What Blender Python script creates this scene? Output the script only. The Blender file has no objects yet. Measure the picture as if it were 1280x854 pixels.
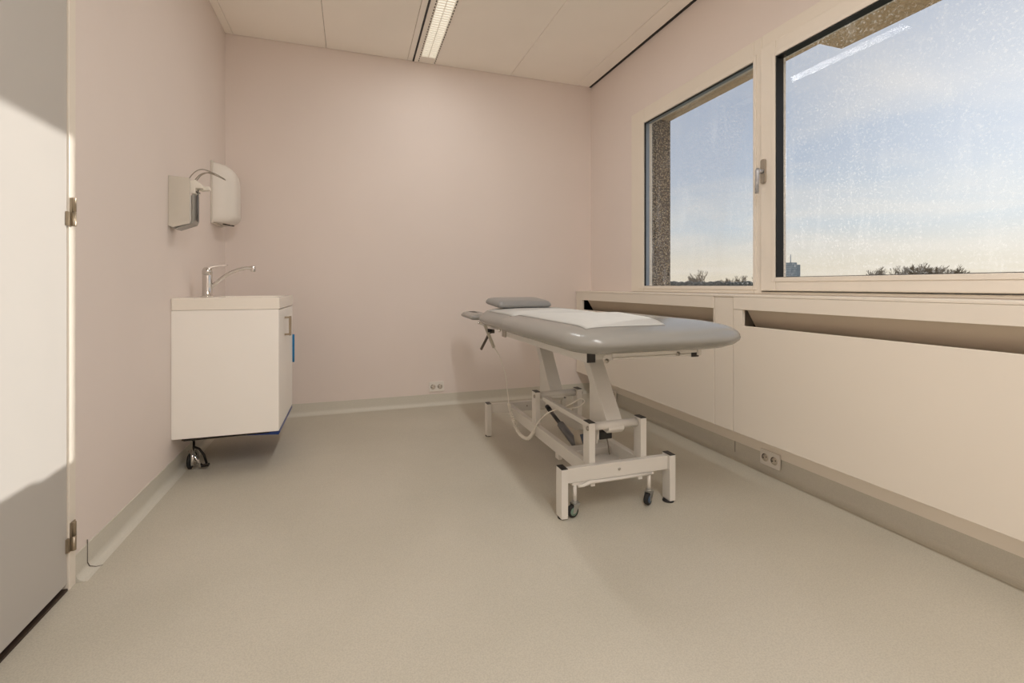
import bpy, bmesh, math, random
from mathutils import Vector, Matrix
random.seed(7)
scene = bpy.context.scene
C = scene.collection
PI = math.pi

# ------------------------------------------------------------------ room numbers (metres)
L, B, R, FR = -0.885, 3.994, 2.126, -1.45      # left, back, right, front wall planes
H = 2.859                                       # ceiling height
XP = 1.968                                      # front of the radiator covers

# ------------------------------------------------------------------ materials
def lin(c):
    return tuple(((v/255)/12.92 if v/255 <= .04045 else ((v/255+.055)/1.055)**2.4) for v in c) + (1,)

def mat(name, rgb, rough=.5, metal=0, noise=None, bump=None, spec=.5, coat=0):
    """rgb: sRGB 0-255; noise: (scale, amount, detail) mottling; bump: (scale, strength)"""
    m = bpy.data.materials.new(name); m.use_nodes = True
    nt = m.node_tree; b = nt.nodes['Principled BSDF']
    b.inputs['Base Color'].default_value = lin(rgb)
    b.inputs['Roughness'].default_value = rough
    b.inputs['Metallic'].default_value = metal
    b.inputs['Specular IOR Level'].default_value = spec
    b.inputs['Coat Weight'].default_value = coat
    tc = nt.nodes.new('ShaderNodeTexCoord')
    if noise:
        n = nt.nodes.new('ShaderNodeTexNoise'); n.inputs['Scale'].default_value = noise[0]
        n.inputs['Detail'].default_value = noise[2] if len(noise) > 2 else 4
        r = nt.nodes.new('ShaderNodeValToRGB')
        a = noise[1]; c = lin(rgb)
        r.color_ramp.elements[0].position = .3; r.color_ramp.elements[1].position = .7
        r.color_ramp.elements[0].color = tuple(v*(1-a) for v in c[:3]) + (1,)
        r.color_ramp.elements[1].color = tuple(min(1, v*(1+a)) for v in c[:3]) + (1,)
        nt.links.new(tc.outputs['Object'], n.inputs['Vector'])
        nt.links.new(n.outputs['Fac'], r.inputs['Fac'])
        nt.links.new(r.outputs['Color'], b.inputs['Base Color'])
    if bump:
        n2 = nt.nodes.new('ShaderNodeTexNoise'); n2.inputs['Scale'].default_value = bump[0]; n2.inputs['Detail'].default_value = 3
        bp = nt.nodes.new('ShaderNodeBump'); bp.inputs['Strength'].default_value = bump[1]; bp.inputs['Distance'].default_value = .002
        nt.links.new(tc.outputs['Object'], n2.inputs['Vector'])
        nt.links.new(n2.outputs['Fac'], bp.inputs['Height']); nt.links.new(bp.outputs['Normal'], b.inputs['Normal'])
    return m

M = {}
M['wall'] = mat('wall_paint', (229, 219, 213), .75, noise=(1.2, .02), bump=(180, .15))
M['ceiling'] = mat('ceiling_tile', (252, 247, 239), .8, noise=(1.5, .02), bump=(220, .2))
M['ceil_gap'] = mat('ceiling_gap', (120, 112, 100), .8, noise=(4, .05))
M['black'] = mat('black_plastic', (22, 21, 20), .45, noise=(20, .1))
M['panel'] = mat('cream_panel', (231, 224, 212), .42, noise=(1.0, .015), bump=(120, .05))
M['frame'] = mat('window_frame_paint', (232, 225, 213), .38, noise=(2, .015))
M['trimw'] = mat('trim_paint', (240, 233, 222), .5, noise=(2, .015))
M['skirt'] = mat('skirting_vinyl', (206, 203, 192), .45, noise=(260, .05, 2))
M['seam'] = mat('weld_seam', (90, 82, 72), .6, noise=(8, .05))
M['metal'] = mat('powder_coat', (217, 214, 207), .38, noise=(3, .01), bump=(200, .05))
M['vinyl'] = mat('grey_vinyl', (147, 146, 141), .22, noise=(3, .015), bump=(250, .12), spec=.55)
M['pillow'] = mat('pillow_vinyl', (142, 142, 140), .32, noise=(4, .02), bump=(250, .12))
M['paper'] = mat('couch_paper', (190, 190, 186), .85, noise=(14, .012), bump=(60, .25))
M['steel'] = mat('brushed_steel', (170, 165, 155), .32, 1, noise=(30, .06))
M['chrome'] = mat('chrome', (215, 212, 208), .1, 1, noise=(5, .02))
M['hinge'] = mat('hinge_metal', (165, 152, 132), .38, .85, noise=(20, .05))
M['cab'] = mat('cabinet_laminate', (249, 247, 242), .3, noise=(2, .01))
M['ceramic'] = mat('sink_ceramic', (243, 238, 228), .15, noise=(2, .01))
M['door'] = mat('door_paint', (190, 187, 182), .5, noise=(2, .012))
M['plastic'] = mat('white_plastic', (230, 226, 219), .4, noise=(4, .01))
M['dispbody'] = mat('dispenser_metal', (165, 165, 160), .3, .6, noise=(6, .03))
M['dispside'] = mat('dispenser_side', (214, 210, 200), .38, .35, noise=(6, .02))
M['actuator'] = mat('actuator_grey', (120, 120, 122), .4, .3, noise=(10, .03))
M['dark'] = mat('dark_rod', (40, 36, 32), .4, .5, noise=(10, .05))
M['rubber'] = mat('rubber', (30, 30, 30), .7, noise=(30, .1))
M['wheel'] = mat('wheel_hub', (110, 135, 120), .5, noise=(20, .05))
M['wheelb'] = mat('wheel_hub_blue', (70, 90, 115), .5, noise=(20, .05))
M['zinc'] = mat('zinc_fork', (180, 180, 176), .3, .9, noise=(10, .05))
M['cable'] = mat('cable_white', (236, 232, 222), .5, noise=(10, .02))
M['cableg'] = mat('cable_grey', (150, 143, 132), .5, noise=(10, .02))
M['blue'] = mat('blue_cloth', (30, 120, 175), .8, noise=(40, .1), bump=(300, .3))
M['film'] = mat('blue_film', (14, 52, 122), .3, noise=(10, .08))
M['slotin'] = mat('slot_sheet', (214, 200, 180), .55, noise=(3, .02))
M['shade'] = mat('slot_painted_shade', (45, 42, 40), .8, noise=(5, .05))  # near-black colour stands in for the shade inside the cover slots
M['pebble'] = None
M['bark'] = mat('bare_bark', (168, 150, 126), .9, noise=(3, .2))
M['hedge'] = mat('hedge_leaf', (88, 88, 78), .9, noise=(1, .25))
M['tower'] = mat('tower_cladding', (168, 176, 182), .6, noise=(.3, .1))
M['towerw'] = mat('tower_window', (205, 210, 214), .3, noise=(.3, .1))
M['land'] = mat('field', (110, 112, 86), 1, noise=(.01, .2))
M['gasket_grey'] = mat('glazing_spacer', (150, 160, 172), .4, .3, noise=(5, .03))
M['lever'] = mat('handle_grey', (178, 180, 184), .35, .4, noise=(6, .02))
M['leverbase'] = mat('handle_plate', (160, 150, 136), .45, .2, noise=(6, .02))

# vinyl floor: fine speckle, faint wear
def floor_mat():
    m = bpy.data.materials.new('vinyl_floor'); m.use_nodes = True
    nt = m.node_tree; b = nt.nodes['Principled BSDF']
    tc = nt.nodes.new('ShaderNodeTexCoord')
    n1 = nt.nodes.new('ShaderNodeTexNoise'); n1.inputs['Scale'].default_value = 240; n1.inputs['Detail'].default_value = 3
    n2 = nt.nodes.new('ShaderNodeTexNoise'); n2.inputs['Scale'].default_value = 2.2; n2.inputs['Detail'].default_value = 6
    r1 = nt.nodes.new('ShaderNodeValToRGB')
    r1.color_ramp.elements[0].position = .36; r1.color_ramp.elements[0].color = lin((184, 179, 166))
    r1.color_ramp.elements[1].position = .6; r1.color_ramp.elements[1].color = lin((197, 192, 178))
    r2 = nt.nodes.new('ShaderNodeValToRGB')
    r2.color_ramp.elements[0].position = .35; r2.color_ramp.elements[0].color = (.93, .93, .92, 1)
    r2.color_ramp.elements[1].position = .65; r2.color_ramp.elements[1].color = (1, 1, 1, 1)
    mx = nt.nodes.new('ShaderNodeMix'); mx.data_type = 'RGBA'; mx.blend_type = 'MULTIPLY'; mx.inputs['Factor'].default_value = 1
    for n in (n1, n2): nt.links.new(tc.outputs['Object'], n.inputs['Vector'])
    nt.links.new(n1.outputs['Fac'], r1.inputs['Fac']); nt.links.new(n2.outputs['Fac'], r2.inputs['Fac'])
    nt.links.new(r1.outputs['Color'], mx.inputs['A']); nt.links.new(r2.outputs['Color'], mx.inputs['B'])
    nt.links.new(mx.outputs['Result'], b.inputs['Base Color'])
    b.inputs['Roughness'].default_value = .48
    return m
M['floor'] = floor_mat()

def pebble_mat():
    m = bpy.data.materials.new('pebble_dash'); m.use_nodes = True
    nt = m.node_tree; b = nt.nodes['Principled BSDF']
    tc = nt.nodes.new('ShaderNodeTexCoord')
    v = nt.nodes.new('ShaderNodeTexVoronoi'); v.inputs['Scale'].default_value = 75
    r = nt.nodes.new('ShaderNodeValToRGB')
    r.color_ramp.elements[0].color = lin((225, 205, 172)); r.color_ramp.elements[1].color = lin((98, 84, 68))
    r.color_ramp.elements[0].position = .05; r.color_ramp.elements[1].position = .5
    bp = nt.nodes.new('ShaderNodeBump'); bp.inputs['Strength'].default_value = .8; bp.inputs['Distance'].default_value = .006; bp.invert = True
    nt.links.new(tc.outputs['Object'], v.inputs['Vector'])
    nt.links.new(v.outputs['Distance'], r.inputs['Fac']); nt.links.new(r.outputs['Color'], b.inputs['Base Color'])
    nt.links.new(v.outputs['Distance'], bp.inputs['Height']); nt.links.new(bp.outputs['Normal'], b.inputs['Normal'])
    b.inputs['Roughness'].default_value = .9
    return m
M['pebble'] = pebble_mat()
M['lintel'] = mat('lintel_concrete', (214, 190, 158), .9, noise=(60, .12, 5), bump=(90, .5))

# window glass: clear, with dried water spots and wipe streaks
def glass_mat(name, dirt):
    m = bpy.data.materials.new(name); m.use_nodes = True
    nt = m.node_tree; nt.nodes.clear(); N = nt.nodes.new; Lk = nt.links.new
    out = N('ShaderNodeOutputMaterial'); tr = N('ShaderNodeBsdfTransparent'); gl = N('ShaderNodeBsdfGlossy')
    gl.inputs['Roughness'].default_value = .02
    tl = N('ShaderNodeBsdfTranslucent'); tl.inputs['Color'].default_value = (1, .98, .95, 1)
    fr = N('ShaderNodeFresnel'); fr.inputs['IOR'].default_value = 1.35
    fm = N('ShaderNodeMath'); fm.operation = 'MULTIPLY'; fm.inputs[1].default_value = .1
    m1 = N('ShaderNodeMixShader'); m2 = N('ShaderNodeMixShader')
    tc = N('ShaderNodeTexCoord')
    sp = N('ShaderNodeTexNoise'); sp.inputs['Scale'].default_value = 110; sp.inputs['Detail'].default_value = 4
    r1 = N('ShaderNodeValToRGB'); r1.color_ramp.elements[0].position = .55; r1.color_ramp.elements[1].position = .78
    big = N('ShaderNodeTexNoise'); big.inputs['Scale'].default_value = 2.2; big.inputs['Detail'].default_value = 5; big.inputs['Distortion'].default_value = .8
    r2 = N('ShaderNodeValToRGB'); r2.color_ramp.elements[0].position = .4; r2.color_ramp.elements[1].position = .75
    mp = N('ShaderNodeMapping'); mp.inputs['Scale'].default_value = (1, 9, 1.1)
    st = N('ShaderNodeTexNoise'); st.inputs['Scale'].default_value = 2.5; st.inputs['Detail'].default_value = 6; st.inputs['Distortion'].default_value = .6
    r3 = N('ShaderNodeValToRGB'); r3.color_ramp.elements[0].position = .52; r3.color_ramp.elements[1].position = .72
    Lk(tc.outputs['Object'], sp.inputs['Vector']); Lk(tc.outputs['Object'], big.inputs['Vector'])
    Lk(tc.outputs['Object'], mp.inputs['Vector']); Lk(mp.outputs['Vector'], st.inputs['Vector'])
    Lk(sp.outputs['Fac'], r1.inputs['Fac']); Lk(big.outputs['Fac'], r2.inputs['Fac']); Lk(st.outputs['Fac'], r3.inputs['Fac'])
    r3f = N('ShaderNodeMath'); r3f.operation = 'MULTIPLY'; r3f.inputs[1].default_value = .35; Lk(r3.outputs['Color'], r3f.inputs[0])
    a = N('ShaderNodeMath'); a.operation = 'ADD'; Lk(r2.outputs['Color'], a.inputs[0]); a.inputs[1].default_value = .5
    mul = N('ShaderNodeMath'); mul.operation = 'MULTIPLY'; Lk(r1.outputs['Color'], mul.inputs[0]); Lk(a.outputs[0], mul.inputs[1])
    mul2 = N('ShaderNodeMath'); mul2.operation = 'MULTIPLY'; Lk(r3f.outputs[0], mul2.inputs[0]); Lk(r2.outputs['Color'], mul2.inputs[1])
    s = N('ShaderNodeMath'); s.operation = 'ADD'; Lk(mul.outputs[0], s.inputs[0]); Lk(mul2.outputs[0], s.inputs[1])
    k = N('ShaderNodeMath'); k.operation = 'MULTIPLY'; k.inputs[1].default_value = dirt; k.use_clamp = True; Lk(s.outputs[0], k.inputs[0])
    Lk(fr.outputs[0], fm.inputs[0]); Lk(fm.outputs[0], m1.inputs[0]); Lk(tr.outputs[0], m1.inputs[1]); Lk(gl.outputs[0], m1.inputs[2])
    Lk(k.outputs[0], m2.inputs[0]); Lk(m1.outputs[0], m2.inputs[1]); Lk(tl.outputs[0], m2.inputs[2])
    Lk(m2.outputs[0], out.inputs['Surface'])
    return m
M['glass1'] = glass_mat('window_glass_spotted', .24)
M['glass2'] = glass_mat('window_glass_streaked', .31)

def emit_mat(name, rgb, strength, band=0):
    m = bpy.data.materials.new(name); m.use_nodes = True
    nt = m.node_tree; nt.nodes.clear()
    out = nt.nodes.new('ShaderNodeOutputMaterial'); e = nt.nodes.new('ShaderNodeEmission')
    e.inputs['Color'].default_value = lin(rgb); e.inputs['Strength'].default_value = strength
    nt.links.new(e.outputs[0], out.inputs['Surface'])
    return m
LAMP = 1.25
M['lamp'] = emit_mat('lamp_tube', (255, 246, 230), LAMP)
M['louvre'] = mat('lamp_louvre', (244, 240, 230), .35, 0, noise=(10, .02))

# ------------------------------------------------------------------ mesh builder
class MB:
    def __init__(s): s.v, s.f, s.sm = [], [], []
    def add(s, vs, fs, smooth=False):
        o = len(s.v); s.v += [tuple(v) for v in vs]
        for f in fs: s.f.append(tuple(i+o for i in f)); s.sm.append(smooth)
        return s
    def box(s, x0, x1, y0, y1, z0, z1):
        v = [(x, y, z) for x in (x0, x1) for y in (y0, y1) for z in (z0, z1)]
        return s.add(v, [(0,1,3,2), (4,6,7,5), (0,4,5,1), (2,3,7,6), (0,2,6,4), (1,5,7,3)])
    def prism(s, poly, axis, a, b, smooth=False):
        """poly: 2D points; axis 'x': (y,z), 'y': (x,z), 'z': (x,y), extruded a..b"""
        def P(p, t): return {'x': (t, p[0], p[1]), 'y': (p[0], t, p[1]), 'z': (p[0], p[1], t)}[axis]
        n = len(poly)
        vs = [P(p, a) for p in poly] + [P(p, b) for p in poly]
        s.add(vs, [tuple(range(n))[::-1], tuple(range(n, 2*n))])
        o = len(s.v) - 2*n
        for i in range(n):
            j = (i+1) % n; s.f.append((o+i, o+j, o+n+j, o+n+i)); s.sm.append(smooth)
        return s
    def loops(s, loops, cap0=True, cap1=True, smooth=True):
        n = len(loops[0]); vs = [p for l in loops for p in l]; fs = []
        for k in range(len(loops)-1):
            for i in range(n):
                j = (i+1) % n; fs.append((k*n+i, k*n+j, (k+1)*n+j, (k+1)*n+i))
        if cap0: fs.append(tuple(range(n))[::-1])
        if cap1: fs.append(tuple(range((len(loops)-1)*n, len(loops)*n)))
        return s.add(vs, fs, smooth)
    def tube(s, pts, r, n=10, caps=True):
        pts = [Vector(p) for p in pts]; L_ = []
        up = None
        for i, p in enumerate(pts):
            t = (pts[min(i+1, len(pts)-1)] - pts[max(i-1, 0)]).normalized()
            if up is None: up = t.orthogonal().normalized()
            up = (up - t*up.dot(t))
            up = up.normalized() if up.length > 1e-6 else t.orthogonal().normalized()
            w = t.cross(up); rr = r[i] if isinstance(r, (list, tuple)) else r
            L_.append([p + up*math.cos(2*PI*k/n)*rr + w*math.sin(2*PI*k/n)*rr for k in range(n)])
        return s.loops(L_, caps, caps)
    def bar(s, p, q, w, h, side=(1, 0, 0)):
        """rectangular bar p..q; w along side, h across"""
        p, q = Vector(p), Vector(q); t = (q-p).normalized(); a = Vector(side); a = (a - t*a.dot(t)).normalized(); b = t.cross(a)
        c = [(-1,-1), (1,-1), (1,1), (-1,1)]
        return s.loops([[e + a*i*w/2 + b*j*h/2 for i, j in c] for e in (p, q)], smooth=False)
    def lathe(s, prof, c, axis='z', n=24):
        """prof: (radius, along)"""
        ls = []
        for r, t in prof:
            l = []
            for k in range(n):
                a, b = math.cos(2*PI*k/n)*r, math.sin(2*PI*k/n)*r
                d = {'z': (a, b, t), 'x': (t, a, b), 'y': (b, t, a)}[axis]
                l.append((c[0]+d[0], c[1]+d[1], c[2]+d[2]))
            ls.append(l)
        return s.loops(ls)
    def shift(s, d):
        s.v = [(x+d[0], y+d[1], z+d[2]) for x, y, z in s.v]; return s

def rrect(x0, x1, y0, y1, rs, n=8):
    """rounded rectangle, ccw; rs radii at (x0,y0),(x1,y0),(x1,y1),(x0,y1)"""
    if not isinstance(rs, (list, tuple)): rs = [rs]*4
    out = []
    for (cx, cy, sx, sy, a0), r in zip(((x0, y0, 1, 1, PI), (x1, y0, -1, 1, 1.5*PI), (x1, y1, -1, -1, 0), (x0, y1, 1, -1, .5*PI)), rs):
        r = max(r, .002)
        for k in range(n+1):
            a = a0 + .5*PI*k/n
            out.append((cx + sx*r + math.cos(a)*r, cy + sy*r + math.sin(a)*r))
    return out

ORG = {}
def obj(name, mb, m, parent=None, bevel=0, seg=2, subsurf=0):
    me = bpy.data.meshes.new(name)
    if parent is not None: o0 = ORG[parent.name]
    else:
        xs, ys, zs = zip(*mb.v); o0 = ((min(xs)+max(xs))/2, (min(ys)+max(ys))/2, min(zs))
    me.from_pydata([(x-o0[0], y-o0[1], z-o0[2]) for x, y, z in mb.v], [], mb.f)
    bm = bmesh.new(); bm.from_mesh(me); bmesh.ops.recalc_face_normals(bm, faces=bm.faces); bm.to_mesh(me); bm.free()
    for p, sm in zip(me.polygons, mb.sm): p.use_smooth = sm
    me.materials.append(m if not isinstance(m, str) else M[m])
    o = bpy.data.objects.new(name, me); C.objects.link(o)
    if parent is not None: o.parent = parent
    else: o.location = o0
    ORG[o.name] = o0
    if bevel:
        bv = o.modifiers.new('edge', 'BEVEL'); bv.width = bevel; bv.segments = seg; bv.limit_method = 'ANGLE'; bv.angle_limit = math.radians(40)
    if subsurf:
        sb = o.modifiers.new('smooth', 'SUBSURF'); sb.levels = sb.render_levels = subsurf
    return o
def tag(o, label, cat, group=None):
    o['label'] = label; o['category'] = cat
    if group: o['group'] = group
    return o
def thing(name, label, cat, loc, group=None, kind=None):
    o = bpy.data.objects.new(name, None); C.objects.link(o); o.location = loc; o.empty_display_size = .1
    ORG[o.name] = tuple(loc)
    if kind: o['kind'] = kind
    return tag(o, label, cat, group)
def struct(o, label, cat):
    o['kind'] = 'structure'; return tag(o, label, cat)

# ------------------------------------------------------------------ room shell
struct(obj('floor', MB().box(L-.2, R+.08, FR-.1, B+.1, -.12, 0), 'floor'), 'beige speckled vinyl floor of the room', 'floor')
struct(obj('wall_back', MB().box(L-.1, R+.08, B, B+.1, 0, H+.1), 'wall'), 'pale pink painted back wall facing the camera', 'wall')
DY0, DY1, DZ = 1.03, 1.982, 2.165             # door opening incl. frame
wl = MB().box(L-.1, L, DY1, B, 0, H+.1).box(L-.1, L, FR, DY0, 0, H+.1).box(L-.1, L, DY0, DY1, DZ, H+.1)
struct(obj('wall_left', wl, 'wall'), 'pale pink wall with sink and dispensers', 'wall')
struct(obj('wall_front', MB().box(L-.1, R+.08, FR-.1, FR, 0, H+.1), 'wall'), 'pale wall behind the viewpoint', 'wall')
# window opening in the right wall: y WY0..WY1, z .95..2.362
WY0, WY1, WZ0, WZ1 = -.42, 3.308, .956, 2.362
wr = MB().box(R, R+.08, WY1, B, 0, H+.1).box(R, R+.08, FR, WY0, 0, H+.1).box(R, R+.08, WY0, WY1, WZ1, H+.1).box(R, R+.08, WY0, WY1, 0, WZ0)
struct(obj('wall_right', wr, 'wall'), 'pale wall that holds the windows', 'wall')

# ceiling: slab + metal planks + thin gaps
root = thing('ceiling', 'beige suspended ceiling of long flat panels', 'ceiling', (.6, 1.3, H), kind='structure')
obj('ceiling_slab', MB().box(L, R, FR, B, H+.012, H+.1), 'ceil_gap', root)
g = .0016
edges = [(L, -.832), (-.832, -.19), (-.19, .432), (.432, .474), (.657, 1.325), (1.325, 1.965), (1.965, R-.022)]
for i, (a, b) in enumerate(edges):
    obj('ceiling_panel', MB().box(a+g, b-g, FR, B-.004, H, H+.014), 'ceiling', root, bevel=.0012, seg=1)
obj('shadow_gap', MB().box(R-.02, R, FR, B, H-.001, H+.012).box(.474, .486, FR, B-.002, H-.001, H+.012), 'black', root)

# recessed linear luminaire: side trims, perforated strips, tube and louvre
LY0, LY1 = 2.25, 3.88
def luminaire(y0, y1, ytrim0, ytrim1, label):
    r = thing('ceiling_light', label, 'ceiling light', (.57, (y0+y1)/2, H), group='recessed linear ceiling lights')
    obj('light_trim', MB().box(.487, .527, ytrim0, ytrim1, H-.003, H+.01).box(.646, .656, ytrim0, ytrim1, H-.003, H+.01)
        .box(.527, .646, y1, ytrim1, H-.003, H+.01).box(.527, .646, ytrim0, y0, H-.003, H+.01), 'ceiling', r, bevel=.001, seg=1)
    for xa in (.519, .650):
        pf = MB(); y = ytrim0
        while y < ytrim1-.008:
            pf.box(xa-.0008, xa+.0052, y, y+.018, H-.0045, H-.0028); y += .036
        obj('perforation_strip', pf, 'black', r)
    obj('lamp_tube', MB().box(.530, .643, y0+.004, y1-.004, H+.006, H+.0095), 'lamp', r)
    lv = MB(); y = y0+.012
    while y < y1-.006:
        lv.box(.5275, .6455, y, y+.0035, H-.009, H+.003); y += .030
    lv.box(.527, .530, y0, y1, H-.010, H+.003).box(.643, .646, y0, y1, H-.010, H+.003).box(.585, .588, y0, y1, H-.009, H+.003)
    obj('louvre', lv, 'louvre', r)
    return r
luminaire(LY0, LY1, LY0-.1, B-.005, 'recessed linear ceiling light with louvre near the back wall')
luminaire(-1.25, .75, -1.4, .9, 'added unseen linear ceiling light above the viewpoint')  # added out of view to brighten the whole room

# coved vinyl skirting
def cove(h=.093, t=.004, r=.028, n=6):
    """profile (d, z): d distance from the wall"""
    p = [(0, 0), (0, h), (t, h)]
    for k in range(n+1):
        a = PI + .5*PI*k/n
        p.append((t + r + math.cos(a)*r, .0015 + r + math.sin(a)*r))
    return p + [(t+r+.004, 0)]
cv = cove()
struct(obj('baseboard_back', MB().prism([(B-d, z) for d, z in cv], 'x', L, R), 'skirt'), 'grey green coved vinyl skirting along the back wall', 'baseboard')
bl = struct(obj('baseboard_left', MB().prism([(L+d, z) for d, z in cv], 'y', DY1+.003, B-.001), 'skirt'), 'grey green coved vinyl skirting below sink', 'baseboard')
sm = MB().tube([(L+.0045, 2.059, .109), (L+.0045, 2.059, .03), (L+.010, 2.062, .014), (L+.025, 2.072, .004), (L+.04, 2.082, .0012)], [.0016, .0016, .0014, .0011, .0006], 6)
obj('weld_seam', sm, 'seam', bl)
br = struct(obj('baseboard_right', MB().prism([(R-d, z) for d, z in cv], 'y', FR, B-.001), 'skirt'), 'grey green coved vinyl skirting under the radiator covers', 'baseboard')
obj('weld_seam', MB().box(R-.0055, R-.004, 2.22, 2.222, .03, .093), 'seam', br)
struct(obj('trim_1', MB().box(R-.012, R, FR, B-.001, .0955, .19), 'trimw', bevel=.002), 'cream batten above the right skirting', 'trim')

# ------------------------------------------------------------------ door
FX = L+.006                                   # frame face, slightly proud of the wall
dr = thing('door_1', 'light grey flush door on the left, partly sunlit', 'door', (L-.02, 1.5, 0), kind='structure')
obj('door_leaf', MB().box(L-.045, L+.001, 1.072, 1.9395, .024, 2.12), 'door', dr, bevel=.0015, seg=1)
fr_ = MB().box(L-.1, FX, 1.9425, DY1, 0, DZ).box(L-.1, FX, DY0, 1.069, 0, DZ).box(L-.1, FX, 1.069, 1.9425, 2.123, DZ)
obj('door_frame', fr_, 'frame', dr, bevel=.002)
obj('threshold', MB().box(L-.12, L+.002, 1.069, 1.9425, .0005, .008), mat('threshold_dark', (58, 44, 34), .6, noise=(20, .1)), dr)
obj('door_stop', MB().box(L-.12, L-.047, 1.069, 1.9425, .008, 2.14), 'dark', dr)
for zc in (1.244, .174):
    hb = MB().lathe([(0, -.047), (.0065, -.047), (.0068, -.045), (.0068, -.001), (.0055, -.001), (.0055, .001), (.0068, .001), (.0068, .045), (.0065, .047), (0, .047)], (L+.014, 1.952, zc), 'z', 16)
    h = obj('hinge', hb, 'hinge', dr)
    obj('hinge_leaf', MB().box(L+.0062, L+.009, 1.950, 1.974, zc+.001, zc+.046).box(L+.0012, L+.009, 1.930, 1.9410, zc-.046, zc-.001).box(L+.0065, L+.012, 1.9445, 1.958, zc-.046, zc+.046), 'hinge', h)
# door handle (out of the photograph, on the latch side)
hd = MB().lathe([(0, 0), (.026, 0), (.026, .008), (0, .008)], (L+.002, 1.135, 1.05), 'x', 24).tube([(L+.009, 1.135, 1.05), (L+.05, 1.135, 1.05), (L+.06, 1.15, 1.05), (L+.06, 1.25, 1.05)], .009, 12)
obj('door_handle', hd, 'steel', dr)

# ------------------------------------------------------------------ windows
GX = R+.044                                   # glass plane
fw = thing('window_1', 'fixed window pane left, beside the stone pier', 'window', (R, 2.6, WZ0), kind='structure')
# window_1 fixed light: opening y 2.084..3.135, z 1.0..2.248 ; window_2 sash opening y YR..1.927, z 1.044..2.206
YR = -.22
o1 = (2.084, 3.135, 1.0, 2.248); o2 = (YR, 1.927, 1.044, 2.206)
SY0, SY1, SZ0, SZ1 = YR-.1, 2.026, .974, 2.292     # sash outer
def ring(mb, x0, x1, ya, yb, za, zb, ia, ib, ja, jb):
    """rectangular ring, outer ya..yb za..zb, inner ia..ib ja..jb"""
    return mb.box(x0, x1, ya, ia, za, zb).box(x0, x1, ib, yb, za, zb).box(x0, x1, ia, ib, za, ja).box(x0, x1, ia, ib, jb, zb)
f1 = ring(MB(), R-.006, R+.07, SY1+.004, WY1, WZ0, WZ1, o1[0], o1[1], o1[2], o1[3])
obj('window_frame', f1, 'frame', fw, bevel=.004)
b1 = ring(MB(), R-.002, R+.004, o1[0]-.03, o1[1]+.055, o1[2]-.02, o1[3]+.03, o1[0]-.001, o1[1]+.001, o1[2]-.001, o1[3]+.001)
obj('glazing_bead', ring(MB(), R-.011, R-.004, o1[0]-.022, o1[1]+.06, o1[2]-.022, o1[3]+.032, o1[0]+.0005, o1[1]-.0005, o1[2]+.0005, o1[3]-.0005), 'frame', fw, bevel=.003)
obj('gasket', ring(MB(), R-.002, R+.010, o1[0]+.0005, o1[1]-.0005, o1[2]+.0005, o1[3]-.0005, o1[0]+.005, o1[1]-.005, o1[2]+.003, o1[3]-.006), 'black', fw)
obj('spacer', ring(MB(), R+.011, R+.040, o1[0]+.0005, o1[1]-.0005, o1[2]+.0005, o1[3]-.0005, o1[0]+.004, o1[1]-.004, o1[2]+.002, o1[3]-.004), 'gasket_grey', fw)
obj('pane', MB().box(GX, GX+.004, o1[0]+.001, o1[1]-.001, o1[2]+.001, o1[3]-.001), 'glass1', fw)

sw = thing('window_2', 'wide window with streaked glass and a lever handle', 'window', (R, 1.0, WZ0), kind='structure')
f2 = ring(MB(), R-.006, R+.07, WY0, SY1+.004, WZ0, WZ1, SY0-.003, SY1+.003, SZ0-.004, SZ1+.003)
# leave out the stile shared with window_1 (keeps one solid mullion)
obj('window_frame', MB().box(R-.006, R+.07, WY0, SY0-.003, WZ0, WZ1).box(R-.006, R+.07, SY0-.003, SY1+.003, WZ0, SZ0-.006).box(R-.006, R+.07, SY0-.003, SY1+.003, SZ1+.004, WZ1), 'frame', sw, bevel=.003)
obj('rebate', ring(MB(), R+.0555, R+.07, SY0-.0025, SY1+.0035, SZ0-.0055, SZ1+.0035, SY0+.03, SY1-.03, SZ0+.03, SZ1-.03), 'frame', sw)
obj('sash', ring(MB(), R-.020, R+.055, SY0, SY1, SZ0, SZ1, o2[0], o2[1], o2[2], o2[3]), 'frame', sw, bevel=.005)
obj('glazing_bead', ring(MB(), R-.024, R-.019, o2[0]-.022, o2[1]+.022, o2[2]-.022, o2[3]+.022, o2[0]+.0005, o2[1]-.0005, o2[2]+.0005, o2[3]-.0005), 'frame', sw, bevel=.002)
obj('gasket', ring(MB(), R-.0185, R+.030, o2[0]+.0005, o2[1]-.0005, o2[2]+.0005, o2[3]-.0005, o2[0]+.005, o2[1]-.005, o2[2]+.003, o2[3]-.005), 'black', sw)
obj('pane', MB().box(R+.031, R+.035, o2[0]+.001, o2[1]-.001, o2[2]+.001, o2[3]-.001), 'glass2', sw)
# lever handle on the sash stile
hy, hz = 2.000, 1.617
hp = MB().prism(rrect(hy-.016, hy+.016, hz-.066, hz+.066, .012), 'x', R-.031, R-.020)
hh = obj('handle_plate', hp, 'leverbase', sw, bevel=.003)
lever = MB().tube([(R-.031, hy, hz), (R-.060, hy, hz)], .012, 14).tube([(R-.060, hy, hz+.012), (R-.064, hy, hz), (R-.066, hy, hz-.04), (R-.070, hy, hz-.12)], [.010, .012, .0105, .0095], 12)
obj('handle_lever', lever, 'lever', hh)

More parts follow.
